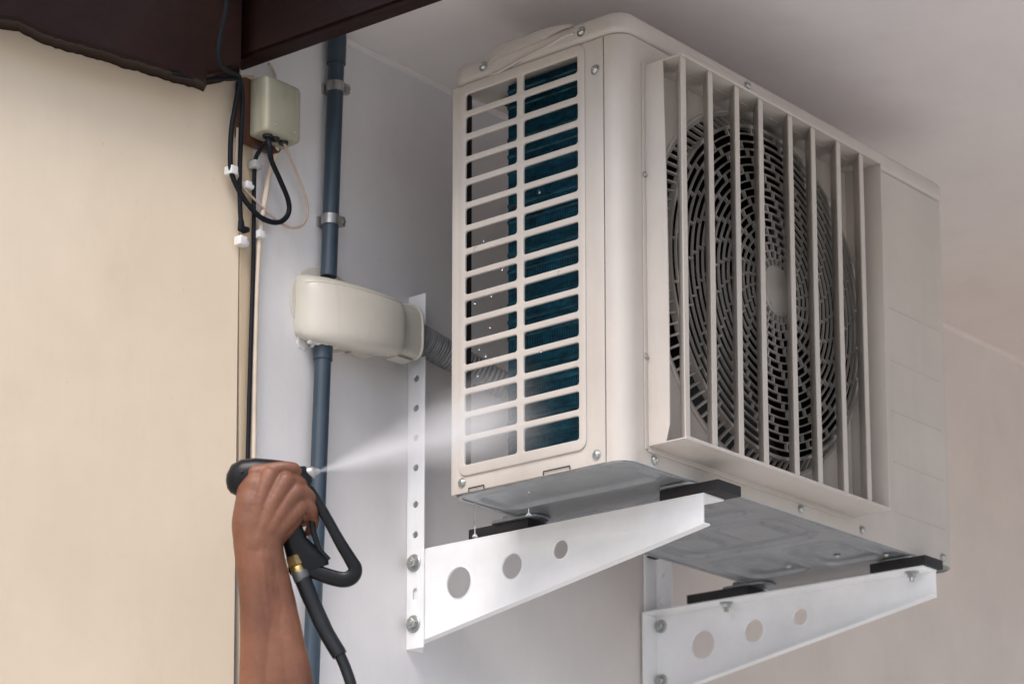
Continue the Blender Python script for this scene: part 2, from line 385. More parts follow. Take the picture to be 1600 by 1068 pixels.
# shadow-gap dent below the handle (pressed hollow line)
m = MB(); m.tube(smooth_path([(-.0030,.200,.523),(-.0034,.185,.5225),(-.0034,.150,.5285),(-.0034,.110,.5335),(-.0030,.085,.5385),(-.0026,.07,.538)], 6), .0014, 8); m.build('pressed_rib', M['ac'], lid)
# base pan with pressed relief underneath
galv = M['galv']
m = MB()
m.addmesh(plate(rrect(.0012, .0012, W_-.0012, D_-.0005, .022, 8), [rrect(.0062,.0062,W_-.0038,D_-.0055,.018,8)], .011, .001, lambda u, v, w: (u, v, -.001+w)))
pan = m.build('base_pan', galv, AC, 40)
bx = []
def sd_rr(x, y, x0, y0, x1, y1, r):
    dx = abs(x-(x0+x1)/2)-(x1-x0)/2+r; dy = abs(y-(y0+y1)/2)-(y1-y0)/2+r
    return math.hypot(max(dx,0), max(dy,0))+min(max(dx,dy),0)-r
feats = [(.02,.02,.095,.25,.02,.004),(.17,.03,.30,.12,.02,.006),(.17,.145,.30,.24,.02,.006),(.33,.03,.46,.24,.03,.0065),(.35,.06,.44,.13,.015,-.004),(.36,.16,.43,.21,.012,-.004),(.49,.03,.61,.12,.02,.006),(.49,.145,.61,.24,.02,.006),(.69,.03,.72,.24,.01,.004),(.205,.06,.265,.09,.01,-.004),(.52,.05,.58,.10,.012,-.005),(.20,.17,.27,.21,.012,-.004),(.52,.17,.585,.21,.012,-.004)]
NX, NY = 380, 140; m = MB(); grid = []
for i in range(NX+1):
    row = []
    for j in range(NY+1):
        x = .006+(W_-.012)*i/NX; y = .006+(D_-.012)*j/NY; h = 0
        for x0, y0, x1, y1, r, d in feats:
            s = sd_rr(x, y, x0, y0, x1, y1, r); t = min(1, max(0, .5-s/.010)); h += d*t*t*(3-2*t)*.6 - .0030*math.exp(-(s/.0042)**2)*(1 if d > 0 else -1)
        e = min(x-.006, W_-.006-x, y-.006, D_-.006-y)
        h += .0005*math.sin(x*23+y*11)*math.sin(y*31-x*7)*min(1, e/.02)
        row.append(m.b.verts.new((x, y, .0005+max(-.0028,min(h,.0075)))))
    grid.append(row)
for i in range(NX):
    for j in range(NY): m.b.faces.new((grid[i][j], grid[i][j+1], grid[i+1][j+1], grid[i+1][j]))
m.build('pressed_underside', galv, pan, 70)
for u, v in ((1232,884), (1308,868), (1385,866)):
    p = un(u, v, 2, -.0012); screw_mb((p.x, p.y, -.0004), (0,0,-1), .0038).build('screw', M['zinc'], pan)
p = un(1020, 871, 2, -.001); MB().box((p.x-.009,p.y-.004,-.0016), (p.x+.009,p.y+.004,.0006), .0004).build('drain_slot', M['dark'], pan)
# crimped tabs along the side of the pan
for y0, y1, z in ((.212,.236,.003),(.080,.120,.0035)):
    m = MB(); m.tube([(-.0018,y0,z-.002),(-.0022,y0,z+.0025),(-.0022,y1,z+.0025),(-.0018,y1,z-.002)], .0007, 6); m.build('crimp_line', M['dark'], pan)
# feet: short pressed tabs at the back and front
for xc in (XL+.014, XR-.014):
    for y0, y1 in ((.235, .312), (-.004, .050)):
        m = MB(); m.addmesh(plate(rrect(xc-.020, y0, xc+.020, y1, .014), [circ(xc, (y0+y1)/2+.01, .0055, 16)], .0034, .0008, lambda u, v, w: (u, v, -.0036+w)))
        if y0 > .1: m.loft([[V((xc+k*.017,y0+.004+q,-.0015+zz)) for k in (-1, 1)] + [V((xc+k*.014,y0+.004+q,.006+zz)) for k in (1, -1)] for q, zz in ((0,0),(.030,0),(.052,-.001))])
        m.build('foot', galv, AC)
# inner coil
m = MB(); m.box((.030,.012,.012), (.052,.200,.519))
ny = 0
y = .0135
while y < .200: m.box((.0278,y,.009), (.0301,y+.0009,.518)); y += .0026
coil = m.build('condenser_coil', M['coil'], AC, 0)
m = MB()
for i in range(24):
    z = .022+i*.0212
    m.cyl((.0300,.013,z), (.0300,.200,z), .0034, n=10)
    if i == 99: m.tube([V((.0345,.198,z)), V((.0345,.206,z+.002)), V((.0345,.210,z+.0106)), V((.0345,.206,z+.0192)), V((.0345,.198,z+.0212))], .0036, 8)
m.build('coil_tube', mat('blue_coated_tube', (.005,.075,.12), .3, metal=.5, var=.4, vscale=60), coil)
# casing round the fan chamber, added near-black so the inside reads dark
m = MB()
pl = [(.056,.006),(.056,.205),(.145,.240),(.60,.240),(.60,.006),(.597,.006),(.597,.237),(.146,.237),(.059,.203),(.059,.006)]
m.prism(pl, 2, .017, .518); m.box((.056,.006,.0165), (.60,.24,.0185)); m.box((.056,.006,.5165), (.60,.24,.519))
m.build('fan_chamber', M['dark'], AC, 0)
m = MB(); m.box((.62,D_-.0045,.004), (W_-.002,D_-.002,ZL)); m.build('back_panel', M['ac'], AC)
m = MB()
for x in (.20,.25,.30,.35,.40,.45,.50,.55,.6): m.cyl((x,D_+.004,.01), (x,D_+.004,.515), .0012, n=6)
for z in (.02,.18,.34,.51): m.cyl((.19,D_+.005,z), (.62,D_+.005,z), .0012, n=6)
m.build('rear_wire_guard', M['fanblade'], AC)
m = MB(); m.box((.006,D_-.012,.006), (.026,D_-.0052,.520), .001); m.build('rear_post', M['fanblade'], AC)
# fan
fan_c = FC+V((0,.062,0))
m = MB(); m.tube([fan_c+V((0,-.022,0)), fan_c+V((0,-.018,0)), fan_c+V((0,.03,0))], [.030,.042,.045], 32)
for k in range(3):
    a0 = 2*math.pi*k/3+.4; rows = []
    for i in range(9):
        r = .040+.178*i/8; row = []
        for j in range(9):
            s_ = j/8-.5; wd = (.95-.10*i/8); a = a0+s_*wd+.22*(i/8)**2
            row.append(m.b.verts.new(fan_c+V((math.cos(a)*r, .004-s_*.052-.006*math.cos(s_*3), math.sin(a)*r))))
        rows.append(row)
    for i in range(8):
        for j in range(8): m.b.faces.new((rows[i][j], rows[i+1][j], rows[i+1][j+1], rows[i][j+1]))
me = m.mesh(); o = link('fan', me, M['fanblade'], AC, 60)
sm = o.modifiers.new('thick', 'SOLIDIFY'); sm.thickness = .003
# fan grille
m = MB()
def hoop(r, y0, y1, t, n=120):
    v = []
    for i in range(n):
        a = 2*math.pi*i/n; c, s = math.cos(a), math.sin(a)
        v.append([m.b.verts.new((FC.x+c*q_, yy, FC.z+s*q_)) for q_, yy in ((r-t/2,y0),(r+t/2,y0),(r+t/2,y1),(r-t/2,y1))])
    for i in range(n):
        a_, b_ = v[i], v[(i+1) % n]
        for k in range(4): m.b.faces.new((a_[k], a_[(k+1) % 4], b_[(k+1) % 4], b_[k]))
def rib(a, r0, r1, y0a, y0b, dep, t):
    c, s = math.cos(a), math.sin(a); tx, tz = -s*t/2, c*t/2; vs = []
    for r, y0 in ((r0,y0a),(r1,y0b)):
        x, z = FC.x+c*r, FC.z+s*r
        vs.append([m.b.verts.new(p) for p in ((x-tx,y0,z-tz),(x+tx,y0,z+tz),(x+tx,y0+dep,z+tz),(x-tx,y0+dep,z-tz))])
    m.bridge(vs[0], vs[1])
hoop(.2275, -.0015, .006, .005); hoop(.2085, -.0185, -.008, .0040)
nb = 104
for i in range(nb): rib(2*math.pi*i/nb, .209, .2265, -.016, -.001, .005, .0026)
r_in, r_out, NR = .031, .2085, 18
radii = [r_in+(r_out-r_in)*(i/NR) for i in range(NR+1)]
def yy_(r): return -.0185-.009*(1-(r/r_out)**2)
for i, r in enumerate(radii[1:-1]): hoop(r, yy_(r), yy_(r)+.0030, .0019, 120)
for i in range(NR):
    r0, r1 = radii[i], radii[i+1]
    n = 60 if r0 > .12 else 30 if r0 > .05 else 30
    n = 24
    for k in range(n):
        a = 2*math.pi*k/n + i*rad(3.3)
        rib(a, r0, r1, yy_(r0)-.0004, yy_(r1)-.0004, .0038, .0027)
gr = m.build('fan_grille', M['acgrille'], AC, 30)
m = MB(); hy = yy_(0)
m.tube([FC+V((0,hy+.010,0)), FC+V((0,hy-.001,0)), FC+V((0,hy-.0025,0)), FC+V((0,hy-.0028,0)), FC+V((0,hy-.0022,0))], [.0325,.0325,.0305,.0285,.026], 40)
m.build('hub_cap', M['acgrille'], gr, 40)
# screws on the panels
for p in ((.0, .2474, .0145), (.0, .041, .0125), (.0, .0398, .4835)): screw_mb((-.0009, p[1], p[2]), (-1,0,0)).build('screw', M['zinc'], AC)
for y_, z_ in ((.2141,.5375), (.0596,.5372)): screw_mb((-.0023, y_, z_), (-1,0,0)).build('screw', M['zinc'], lid)
for x, z in ((.0545,.0105),(.3595,.0112),(.5021,.0112),(.7045,.0112)): screw_mb((x,-.0002,z), (0,-1,0)).build('screw', M['zinc'], fp)
screw_mb((.2544,-.0023,.5372), (0,-1,0)).build('screw', M['zinc'], lid)
# air guide (box of vanes screwed over the fan)
ga, gb, gc, gd, gP = .0425, .4835, .0245, .4925, .0545
m = MB(); t = .0016
m.box((ga,-gP,gd-t), (gb,-.0003,gd), .0004)
m.b.verts.ensure_lookup_table()
m.box((ga,-gP,gc), (gb,-.0003,gc+t), .0004)
m.box((gb-t,-gP+.0002,gc+t), (gb,-.0003,gd-t), .0004)
# left cheek: narrower sheet with a slightly wavy front edge
ce = [(-.0005,gc+t),(-.0005,gd-t)]
k = 24; fr = []
for i in range(k+1):
    z = gd-t-(gd-gc-2*t)*i/k; fr.append((-.0275-.0025*math.sin(math.pi*i/k*.9)-.0035*(i/k), z))
fr[-1] = (-.0265, gc+t)
m.prism(ce+fr, 0, ga, ga+t)
m.box((ga-.0065,-.0016,gc-.004), (ga,-.0004,gd+.003), .0003)      # flange on the panel
m.box((gb-.0002,-.0016,gc), (gb+.006,-.0004,gd), .0003)
m.box((ga,-.0017,gc-.0065), (gb-.02,-.0004,gc+.0002), .0003)
# lips
m.box((ga,-gP-.001,gd-.003), (gb,-gP+.0005,gd+.0005), .0003); m.box((ga,-gP-.001,gc-.0008), (gb,-gP+.0005,gc+.0035), .0003)
guide = m.build('air_guide', M['ac'], AC)
vx = [.0445,.098,.1546,.2048,.269,.3208,.3785,.4333]
for i, x in enumerate(vx):
    m = MB(); b0 = x+random.uniform(-.0012,.0012); tl = .0012*random.choice((-1,0,1))
    sx, sy = (.030, .029)
    rg = []
    for z, dx in ((gc+t+.0002, tl), ((gc+gd)/2, random.uniform(-.0008,.0008)), (gd-t-.0002, 0)):
        x0 = b0+dx; y0 = -gP+.0015; w_ = .0085
        rg.append([V((x0,y0,z)), V((x0+w_,y0,z)), V((x0+w_,y0+.0013,z)), V((x0+.0018,y0+.0013,z)), V((x0+.0018+sx,y0+sy,z)), V((x0+.0006+sx,y0+sy+.0008,z)), V((x0,y0+.0015,z))])
    m.loft(rg); m.build('vane', M['ac'], guide, 25)
for i, x in enumerate(vx[1:]+[.462]): MB().box((x-.004,-gP+.026,gd-t-.0009), (x+.014,-gP+.0272,gd-t+.0001)).build('slot_tab', M['ac'], guide)
for z in (.3545, .1317): screw_mb((ga-.0034,-.0017,z), (0,-1,0), .0028).build('screw', M['steel'], guide)

# ------------------------------------------------------------------ brackets
ZT = -.019; YT = -.018
def bracket(x, s, label):
    """s=+1: channel open towards +x (left bracket); s=-1 open towards -x"""
    r = empty('wall_bracket', (x, YW, -.147), label, 'wall bracket', 'white steel brackets carrying the air conditioner')
    z_top = .325; fl = .030
    th = .0022
    # vertical angle iron: flange against the wall and flange standing out from it
    xo = x-s*th if s > 0 else x+th
    hl = [circ(YW-.0155, z, .0042, 16) for z in (.205,.165,.04+.0,.0)]
    hl = []
    for z in (.212,.172,.132,.092,.043,.003,.248): hl.append(circ(YW-.015, z, .0046, 20))
    hl.append(rrect(YW-.019, -.083, YW-.011, -.068, .003))
    m = MB()
    if s > 0: x0 = x-.0046; x1 = x-.0024
    else: x0 = x+.0024; x1 = x+.0046
    m.addmesh(plate([(YW-fl,-.1465),(YW-.0006,-.1465),(YW-.0006,z_top),(YW-fl,z_top)], hl, x1-x0, .0003, lambda u, v, w: (x0+w, u, v)))
    # wall flange
    if s > 0: m.box((x1+.0001,YW-.0030,-.1465), (x1+.028,YW-.0006,z_top), .0003)
    else:
        hh = [rrect(x0-.019, z-.005, x0-.009, z+.005, .002) for z in (-.075,-.118,.07,.11)]
        m.addmesh(plate([(x0-.028,-.1465),(x0-.0001,-.1465),(x0-.0001,z_top),(x0-.028,z_top)], hh, .0024, .0003, lambda u, v, w: (u, YW-.0030+w, v)))
    m.build('wall_plate', M['white'], r)
    # arm: web with three round holes, top and bottom flanges
    yi = YW-(.0035)
    zwb = -.1336; slope = (zwb+.0525)/(.4186-YT)
    def zb(y): return -.0525 + (y-YT)*slope
    out = [(YT,-.0525),(YT,ZT),(yi,ZT),(yi,zb(yi))]
    m = MB()
    m.addmesh(plate(out, [circ(.3635,-.0704,.0205), circ(.2754,-.0619,.0163), circ(.1974,-.0525,.0118)], .0024, .0003, lambda u, v, w: (x-.0012+w, u, v)))
    fx0, fx1 = (x-.0012, x+.040) if s > 0 else (x-.034, x+.0012)
    m.addmesh(plate([(fx0+(0 if s>0 else .0),YT-.001),(fx1,YT-.001),(fx1,yi),(fx0,yi)], [], .0026, .0006, lambda u, v, w: (u, v, ZT-.0004+w)))
    bx0, bx1 = (x-.0012, x+.012) if s > 0 else (x-.012, x+.0012)
    m.loft([[V((bx0,y,zb(y)-.002)), V((bx1,y,zb(y)-.002)), V((bx1,y,zb(y)+.0002)), V((bx0,y,zb(y)+.0002))] for y in (YT, yi)])
    if s < 0:
        m.box((x-.034, yi-.0024, -.1330), (x-.0013, yi-.0002, ZT-.0006))
    # pressed collars round the holes
    for y, z, rr_ in ((.3635,-.0704,.0205),(.2754,-.0619,.0163),(.1974,-.0525,.0118)):
        xx = x-.0014 if s > 0 else x-.0014
        m.tube([V((xx,y+math.cos(a)*(rr_+.0006),z+math.sin(a)*(rr_+.0006))) for a in [2*math.pi*i/40 for i in range(41)]], .0009, 6, caps=False)
    m.build('arm', M['white'], r, 30)
    for z in (-.0343, -.1144):
        nx = x0 if s > 0 else x-.0013
        hexbolt((nx, YW-.0135, z), (-1,0,0), .0085 if s > 0 else .0075).build('bolt', M['zinc'], r, 25)
    if s < 0:
        for y in (.31, .008):
            m = MB(); m.tube([V((x-.018,y,ZT-.0006)), V((x-.018,y,ZT-.0022))], .0095, 20); m.tube([V((x-.018,y,ZT-.0022)), V((x-.018,y,ZT-.0075))], .0068, 6); m.tube([V((x-.018,y,ZT-.0075)), V((x-.018,y,ZT-.0135))], .0035, 10)
            m.build('bolt', M['zinc'], r, 25)
    return r
bracket(XL, 1, 'white steel bracket with three round holes nearest the spray gun, arm lit from the left')
bracket(XR, -1, 'white steel bracket under the right end of the air conditioner')
def pad(x0, x1, y0, y1, z1, label):
    m = MB(); m.box((x0,y0,ZT+.0024), (x1,y1,z1), .0012)
    o = m.build('rubber_pad', M['rubber'], None); tag(o, label, 'rubber pad', 'black rubber pads between unit and brackets')
pad(XL-.0008, XL+.042, .250, .348, -.0038, 'black rubber pad at the wall end of the left bracket')
pad(XL-.0012, XL+.046, -.040, .046, -.0038, 'black rubber pad at the free tip of the left bracket')
pad(XR-.036, XR+.012, .262, .366, -.0038, 'black rubber pad at the wall end of the right bracket')
pad(XR-.036, XR+.010, -.024, .062, -.0038, 'black rubber pad at the free tip of the right bracket')

# ------------------------------------------------------------------ pipes
def wp(u, v, off): return un(u, v, 1, YW-off)
m = MB(); P0, P1 = wp(513.5, 432, .016), wp(525.5, 96, .016)
ax = (P1-P0).normalized()
m.cyl(P0, P1, .0104, n=28); m.cyl(P1-ax*.004, P1+ax*.020, .0122, n=28)
m.tube(smooth_path([P1+ax*.018, P1+ax*.034, P1+ax*.046+V((-.005,.002,0)), P1+ax*.052+V((-.018,.004,0)), P1+ax*.052+V((-.05,.004,0))], 6), .0120, 24)
o = m.build('blue_pipe', M['bluepvc'], None, 50); tag(o, 'dark blue pipe running from the ceiling down to the cream pipe cover', 'pipe', None)
m = MB(); Q0, Q1 = wp(484, 1110, .016), wp(505, 548, .016); ax2 = (Q1-Q0).normalized()
m.cyl(Q0, Q1, .0104, n=28); m.tube([Q1-ax2*.012, Q1+ax2*.004, Q1+ax2*.012, Q1+ax2*.016+V((0,.004,0)), Q1+ax2*.018+V((.002,.010,0))], [.0120,.0120,.0116,.0100,.007], 24)
o = m.build('blue_pipe', M['bluepvc'], None, 50); tag(o, 'dark blue pipe below the cream pipe cover, passing behind the spray gun', 'pipe')
def clamp(u, v, label, base):
    c = wp(u, v, .016); m = MB(); d = V((ax.x,0,ax.z)).normalized()
    m.tube([c-d*.0065, c+d*.0065], .0122, 24); m.box((c.x+.008,c.y-.0115,c.z-.0062), (c.x+.0152,c.y-.003,c.z+.0062), .0008)
    m.box((c.x-.010,YW-.004,c.z-.0065), (c.x+.014,YW-.0008,c.z+.0065), .0006)
    m.tube([V((c.x+.0122,c.y-.0130,c.z)), V((c.x+.0122,c.y-.0110,c.z))], .0026, 10)
    o = m.build('pipe_clamp', M['steel'], None, 30); tag(o, label, 'pipe clamp', 'metal clamps on the blue pipe')
clamp(524.5, 138, 'upper metal clamp on the blue pipe, below the ceiling', 0)
clamp(516.5, 345, 'metal clamp on the blue pipe just above the cream pipe cover', 0)

# pipe cover: moulded duct along the wall, closed at the left, narrower open collar at the right
def zcc(x): return .2665+.07*x
def sec(x, hh, dd, n=56, p=4.4, back=.0005):
    o = []
    for i in range(n):
        a = math.pi*(i/(n-1)); c, s = math.cos(a), math.sin(a); d_ = dd*abs(s)**(2/p)
        o.append(V((x, YW-back-d_, zcc(x)-.30*d_+hh*math.copysign(abs(c)**(2/p), c))))
    return o
PCv = empty('pipe_cover', (.0, YW, .265), 'cream plastic pipe cover on the white wall between the blue pipes', 'pipe cover')
m = MB()
xs = [(-.0895,.018,.003),(-.0887,.031,.011),(-.0865,.0375,.020),(-.082,.0408,.029),(-.072,.0432,.039),(-.055,.0445,.048),(-.034,.0446,.0545),(-.012,.0442,.0585),(.004,.0438,.0602),(.018,.0430,.0608),(.036,.0420,.0606),(.047,.0412,.0600),(.0525,.0400,.0585),(.0560,.0378,.0545),(.0580,.0366,.0510),(.0605,.0362,.0496),(.075,.0363,.0498),(.094,.0370,.0504)]
m.loft([sec(*q) for q in xs], caps=False)
m.loft([sec(.094,.0355,.0487), sec(.060,.034,.047)], caps=False)
m.build('cover_shell', M['cover'], PCv, 60)
MB().tube(sec(.0945,.0372,.0508), .0019, 8).build('collar_rim', M['cover'], PCv, 60)
m = MB(); m.loft([[V((-.033+(.064-k)*math.cos(a), YW-y, .2675+(.054-k)*math.sin(a))) for a in [2*math.pi*i/56 for i in range(56)]] for y, k in ((.0003,0),(.0022,.0004),(.0032,.002))]); m.build('wall_flange', M['cover'], PCv, 40)
m = MB(); cc, ss = math.cos(.86)**(2/4.4), math.sin(.86)**(2/4.4)
m.tube([V((x, YW-.0005-dd*ss-.0001, zcc(x)-.30*dd*ss+hh*cc+.0001)) for x, hh, dd in xs[2:13]], .0009, 8); m.build('seam_line', M['cover'], PCv)
for x_, w2, y_ in ((.004,.030,.004),(.062,.030,.020)): MB().box((x_,YW-y_-.016,zcc(x_)-.048), (x_+w2,YW-y_+.003,zcc(x_)-.0455), .0006).build('fixing_tab', M['cover'], PCv)
m = MB(); cS = wp(506, 532, .016)
for i in range(46):
    a = random.uniform(0, 6.28); q = random.uniform(.004, .017)
    m.sphere((cS.x-.003+math.cos(a)*q*1.25, YW-.017+math.sin(a)*q*.8, .2140+random.uniform(-.0016,.0016)-.06*q), random.uniform(.0022,.0036), (1.6,1.4,.6), 8)
for i in range(16): m.sphere((cS.x-.019+random.uniform(-.010,.012), YW-.0005, .2165+random.uniform(-.010,.008)), random.uniform(.003,.006), (1,.25,1.2), 8)
me = m.mesh(); o = link('sealant', me, M['seal']); tag(o, 'white sealant smeared where the blue pipe enters the cover underside', 'sealant')
rm = o.modifiers.new('r', 'REMESH'); rm.mode = 'VOXEL'; rm.voxel_size = .0009; rm.use_smooth_shade = True; o.modifiers.new('s', 'SMOOTH').iterations = 16
# corrugated hose
path = smooth_path([V((.088,YW-.026,.266)), V((.120,YW-.030,.259)), V((.155,YW-.040,.247)), V((.20,YW-.060,.228)), V((.25,YW-.09,.203))], 44)
m = MB(); m.tube(path, [.0185+.0012*math.sin(i*1.35) for i in range(len(path))], 24); o = m.build('corrugated_hose', M['corr'], None, 80); tag(o, 'dark grey corrugated hose leaving the cream pipe cover towards the unit', 'hose')

# ------------------------------------------------------------------ junction box
m = MB()
q = [un(378,112,1,YW-.013), un(441,112,1,YW-.013), un(441,232,1,YW-.013), un(376,207,1,YW-.013)]
pf = lambda u, v: un(u, v, 1, YW-.0165)
x0, x1, z0, z1 = pf(376,190).x, pf(441,200).x, pf(400,226).z, pf(385,120).z
m.addmesh(plate(rrect(x0, z0, x1, z1, .010), [], .012, .002, lambda u, v, w: (u, YW-.0045-.012+w, v)))
o = m.build('backboard', M['wood'], None); tag(o, 'brown varnished wood board behind the grey-green junction box', 'board')
JB = empty('junction_box', (-.12, YW-.02, .51), 'grey-green plastic junction box in the corner under the brown beams', 'junction box')
yb = YW-.0168
jx0, jx1, jz0, jz1 = -.1505, -.0830, .4690, .5595
fa = un(418, 200, 1, yb-.030)
jx0 = fa.x-.002; jx1 = un(470, 200, 1, yb-.030).x; jz0 = un(440, 212, 1, yb-.030).z; jz1 = un(440, 124, 1, yb-.030).z
m = MB(); m.addmesh(plate(rrect(jx0+.0005, jz0-.001, jx1+.001, jz1+.001, .004), [], .010, .0012, lambda u, v, w: (u, yb-.010+w, v)))
m.build('box_base', M['jbox'], JB)
m = MB(); rg = []
for y, ins, rad_ in ((yb-.0102,.0,.003),(yb-.022,.0,.003),(yb-.0270,.0004,.004),(yb-.0295,.0017,.006),(yb-.0307,.0038,.008),(yb-.0310,.007,.009)):
    rg.append([V((a, y, b)) for a, b in rrect(jx0+ins, jz0+ins*.4, jx1-ins*.6, jz1-ins*1.6, rad_, 6)])
m.loft(rg); m.build('box_cover', M['jbox'], JB, 50)
for x in (jx0+.016, jx1-.010): screw_mb((x, yb-.0310+.0006, jz0+.011), (0,-1,0), .0018).build('screw', M['steel'], JB)
m = MB()
for x in (jx0+.014, jx0+.026, jx0+.041): m.tube([V((x, yb-.018, jz0+.002)), V((x, yb-.018, jz0-.0035))], [.0068,.0058], 12)
m.build('cable_gland', M['rubber'], JB)
# ------------------------------------------------------------------ cables
def cable(pts, r, m_, label, name='cable', off=.012, **k):
    P = [(wp(p[0], p[1], p[2] if len(p) > 2 else off)) for p in pts]
    mb = MB(); mb.tube(smooth_path(P, 7), r, 10); o = mb.build(name, m_, None, 60); tag(o, label, 'cable', 'cables around the junction box'); return o
gx = lambda i: V(((jx0+.014, jx0+.026, jx0+.041)[i], yb-.018, jz0-.002))
def gpath(i, pts): return [gx(i)]+[wp(p[0], p[1], p[2]) for p in pts]
def cable3(P, r, m_, label):
    mb = MB(); mb.tube(smooth_path(P, 8), r, 10); o = mb.build('cable', m_, None, 60); tag(o, label, 'cable', 'cables around the junction box'); return o
bc = M['blackcable']
cable3([wp(355,-12,.10), wp(352,20,.09), wp(345,55,.075), wp(341,85,.066), wp(348,104,.060), wp(362,114,.045), wp(374,121,.030), wp(379,150,.022), wp(378,185,.022), wp(375.5,240,.014), wp(374.5,290,.012), wp(376,340,.010), wp(379,356,.010)], .0030, bc, 'black cable running down from the beams and ending in a taped stub')
m = MB(); m.tube([wp(376.5,344,.010), wp(377,358,.010), wp(381,359,.010), wp(387,359,.009), wp(388.5,360,.009)], [.0036,.0050,.0046,.0036,.0008], 10)
o = m.build('tape_wrap', bc, None, 40); tag(o, 'black tape wrapped on the loose end of the hanging cable', 'tape')
cable3(gpath(0, [(421,228,.042),(424,250,.036),(437,280,.026),(450,312,.018),(451,332,.016),(441,345,.014),(425,347,.014),(404,337,.014),(385,316,.014),(370,291,.014),(361,266,.014),(360,235,.016),(362,200,.020),(368,165,.022),(373,135,.024),(374,122,.028)]), .0033, bc, 'thick black cable looping from the junction box round to the beam')
cable3(gpath(1, [(417,222,.034),(408,232,.022),(400,246,.012),(398,262,.009),(397,290,.008),(396.5,340,.0075),(396,400,.0075),(393,500,.0075),(390,600,.0075),(387.5,700,.0075),(383,850,.0075),(379,1000,.0075),(377,1100,.0075)]), .0027, bc, 'black cable running straight down the wall corner')
cable3([wp(433,222,.020), wp(431,240,.012), wp(421,270,.009), wp(414,310,.008), wp(408,350,.008), wp(404,390,.008), wp(401,450,.008), wp(399,520,.008), wp(397,620,.008), wp(396,700,.008), wp(394,800,.008), wp(391,1100,.008)], .0036, M['creamcable'], 'cream cable running down the white wall beside the corner')
cable3(gpath(2, [(446,228,.036),(452,244,.026),(463,270,.018),(475,300,.014),(481,330,.012),(474,350,.012),(459,356,.012),(440,350,.011),(420,333,.011),(398,312,.010),(380,292,.012),(371,272,.012),(369,250,.012),(371,200,.016)]), .0016, M['pinkcable'], 'thin pinkish cable looping widest below the junction box')
cable3([on_cream(270,116,.056), on_cream(300,121,.045), on_cream(335,123,.030), wp(360,124,.030), wp(374,122,.030)], .0024, bc, 'thin black cable lying along the underside of the wall beam')
cable3([wp(420,100,.012), wp(424,104,.010), wp(428,112,.006), wp(431,122,.004)], .0018, M['creamcable'], 'short whitish wire end above the junction box top')
def clip(u, v, m_, label, s=1., nail=True, off=.010):
    c = wp(u, v, off); mb = MB(); mb.box((c.x-.0062*s,c.y-.007*s,c.z-.0055*s), (c.x+.0050*s,YW-.0045,c.z+.0055*s), .0012)
    if nail:
        mb.tube([V((c.x+.0085*s,YW-.003,c.z)), V((c.x+.0085*s,YW-.011,c.z))], .0045*s, 12); mb.tube([V((c.x+.0085*s,YW-.011,c.z)), V((c.x+.0085*s,YW-.0135,c.z))], .0022, 8)
        mb.box((c.x+.002,YW-.009,c.z-.0042*s), (c.x+.0085*s,YW-.003,c.z+.0042*s), .0008)
    o = mb.build('cable_clip', m_, None, 40); tag(o, label, 'cable clip', 'plastic cable clips')
clip(362, 267, M['clip'], 'white clip holding the looping black cable on the cream wall', .95, False, .012)
clip(386, 290, M['clip'], 'empty whitish clip between the hanging black cables', .8, True)
clip(398, 258, M['greyclip'], 'grey clip on the straight black cable below the junction box', .9, True)
clip(405, 367, M['clip'], 'white clip on the cream cable', .85, True)
clip(376, 377, M['clip'], 'empty white clip below the taped cable end', 1., True)

# ------------------------------------------------------------------ person: right forearm and hand on the gun
DH = 2.78
pxm = DH/FPX                                     # metres per photo pixel at that distance
def h(u, v, d=0.): return dp(u, v, DH+d*pxm*1.0) # d in pixel units, + = away from the camera
def capsule(mb, pts, rs, n=40, sub=8):
    P = smooth_path(pts, sub); k = len(rs)-1; R_ = []
    for i in range(len(P)):
        t = i/(len(P)-1)*k; a = min(int(t), k-1); f = t-a; f = f*f*(3-2*f); R_.append(rs[a]*(1-f)+rs[a+1]*f)
    mb.tube(P, [r*pxm for r in R_], n)
    mb.sphere(P[0], R_[0]*pxm, n=n); mb.sphere(P[-1], R_[-1]*pxm, n=n)
hb = MB()
# forearm: two muscle bellies with a groove between them, narrowing to the wrist
capsule(hb, [h(402,1200,0), h(405,1068,0), h(406,1000,0), h(404,930,0), h(399,880,0), h(396,842,0)], [36,31.5,31,30.5,31,32], 48)
capsule(hb, [h(474,1200,2), h(460,1068,2), h(447,1000,4), h(433,930,6), h(420,880,2), h(411,845,0)], [36,30,28,26.5,27,30], 48)
capsule(hb, [h(440,1200,22), h(434,1068,20), h(424,960,16), h(410,880,10), h(404,842,6)], [60,50,42,34,30], 40)
capsule(hb, [h(434,1140,-6), h(432,1068,-2), h(425,1000,-1), h(416,930,-2), h(408,870,-2)], [24,22,24,27,30], 40)
capsule(hb, [h(420,985,-24), h(416,930,-26), h(411,880,-28), h(408,850,-27)], [3,4,4.5,4], 16)
capsule(hb, [h(443,985,-14), h(433,930,-17), h(424,880,-21)], [4,5,4], 16)
# wrist and core of the hand
capsule(hb, [h(399,850,0), h(394,822,0), h(396,792,2), h(402,762,4)], [33,32,30,25])
capsule(hb, [h(405,845,0), h(412,805,2), h(424,775,4), h(430,757,6)], [33,30,27,23])
capsule(hb, [h(412,840,4), h(432,812,4), h(447,788,6), h(452,775,8)], [31,28,25,21])
capsule(hb, [h(420,838,12), h(440,822,10), h(455,808,12)], [25,21,18])
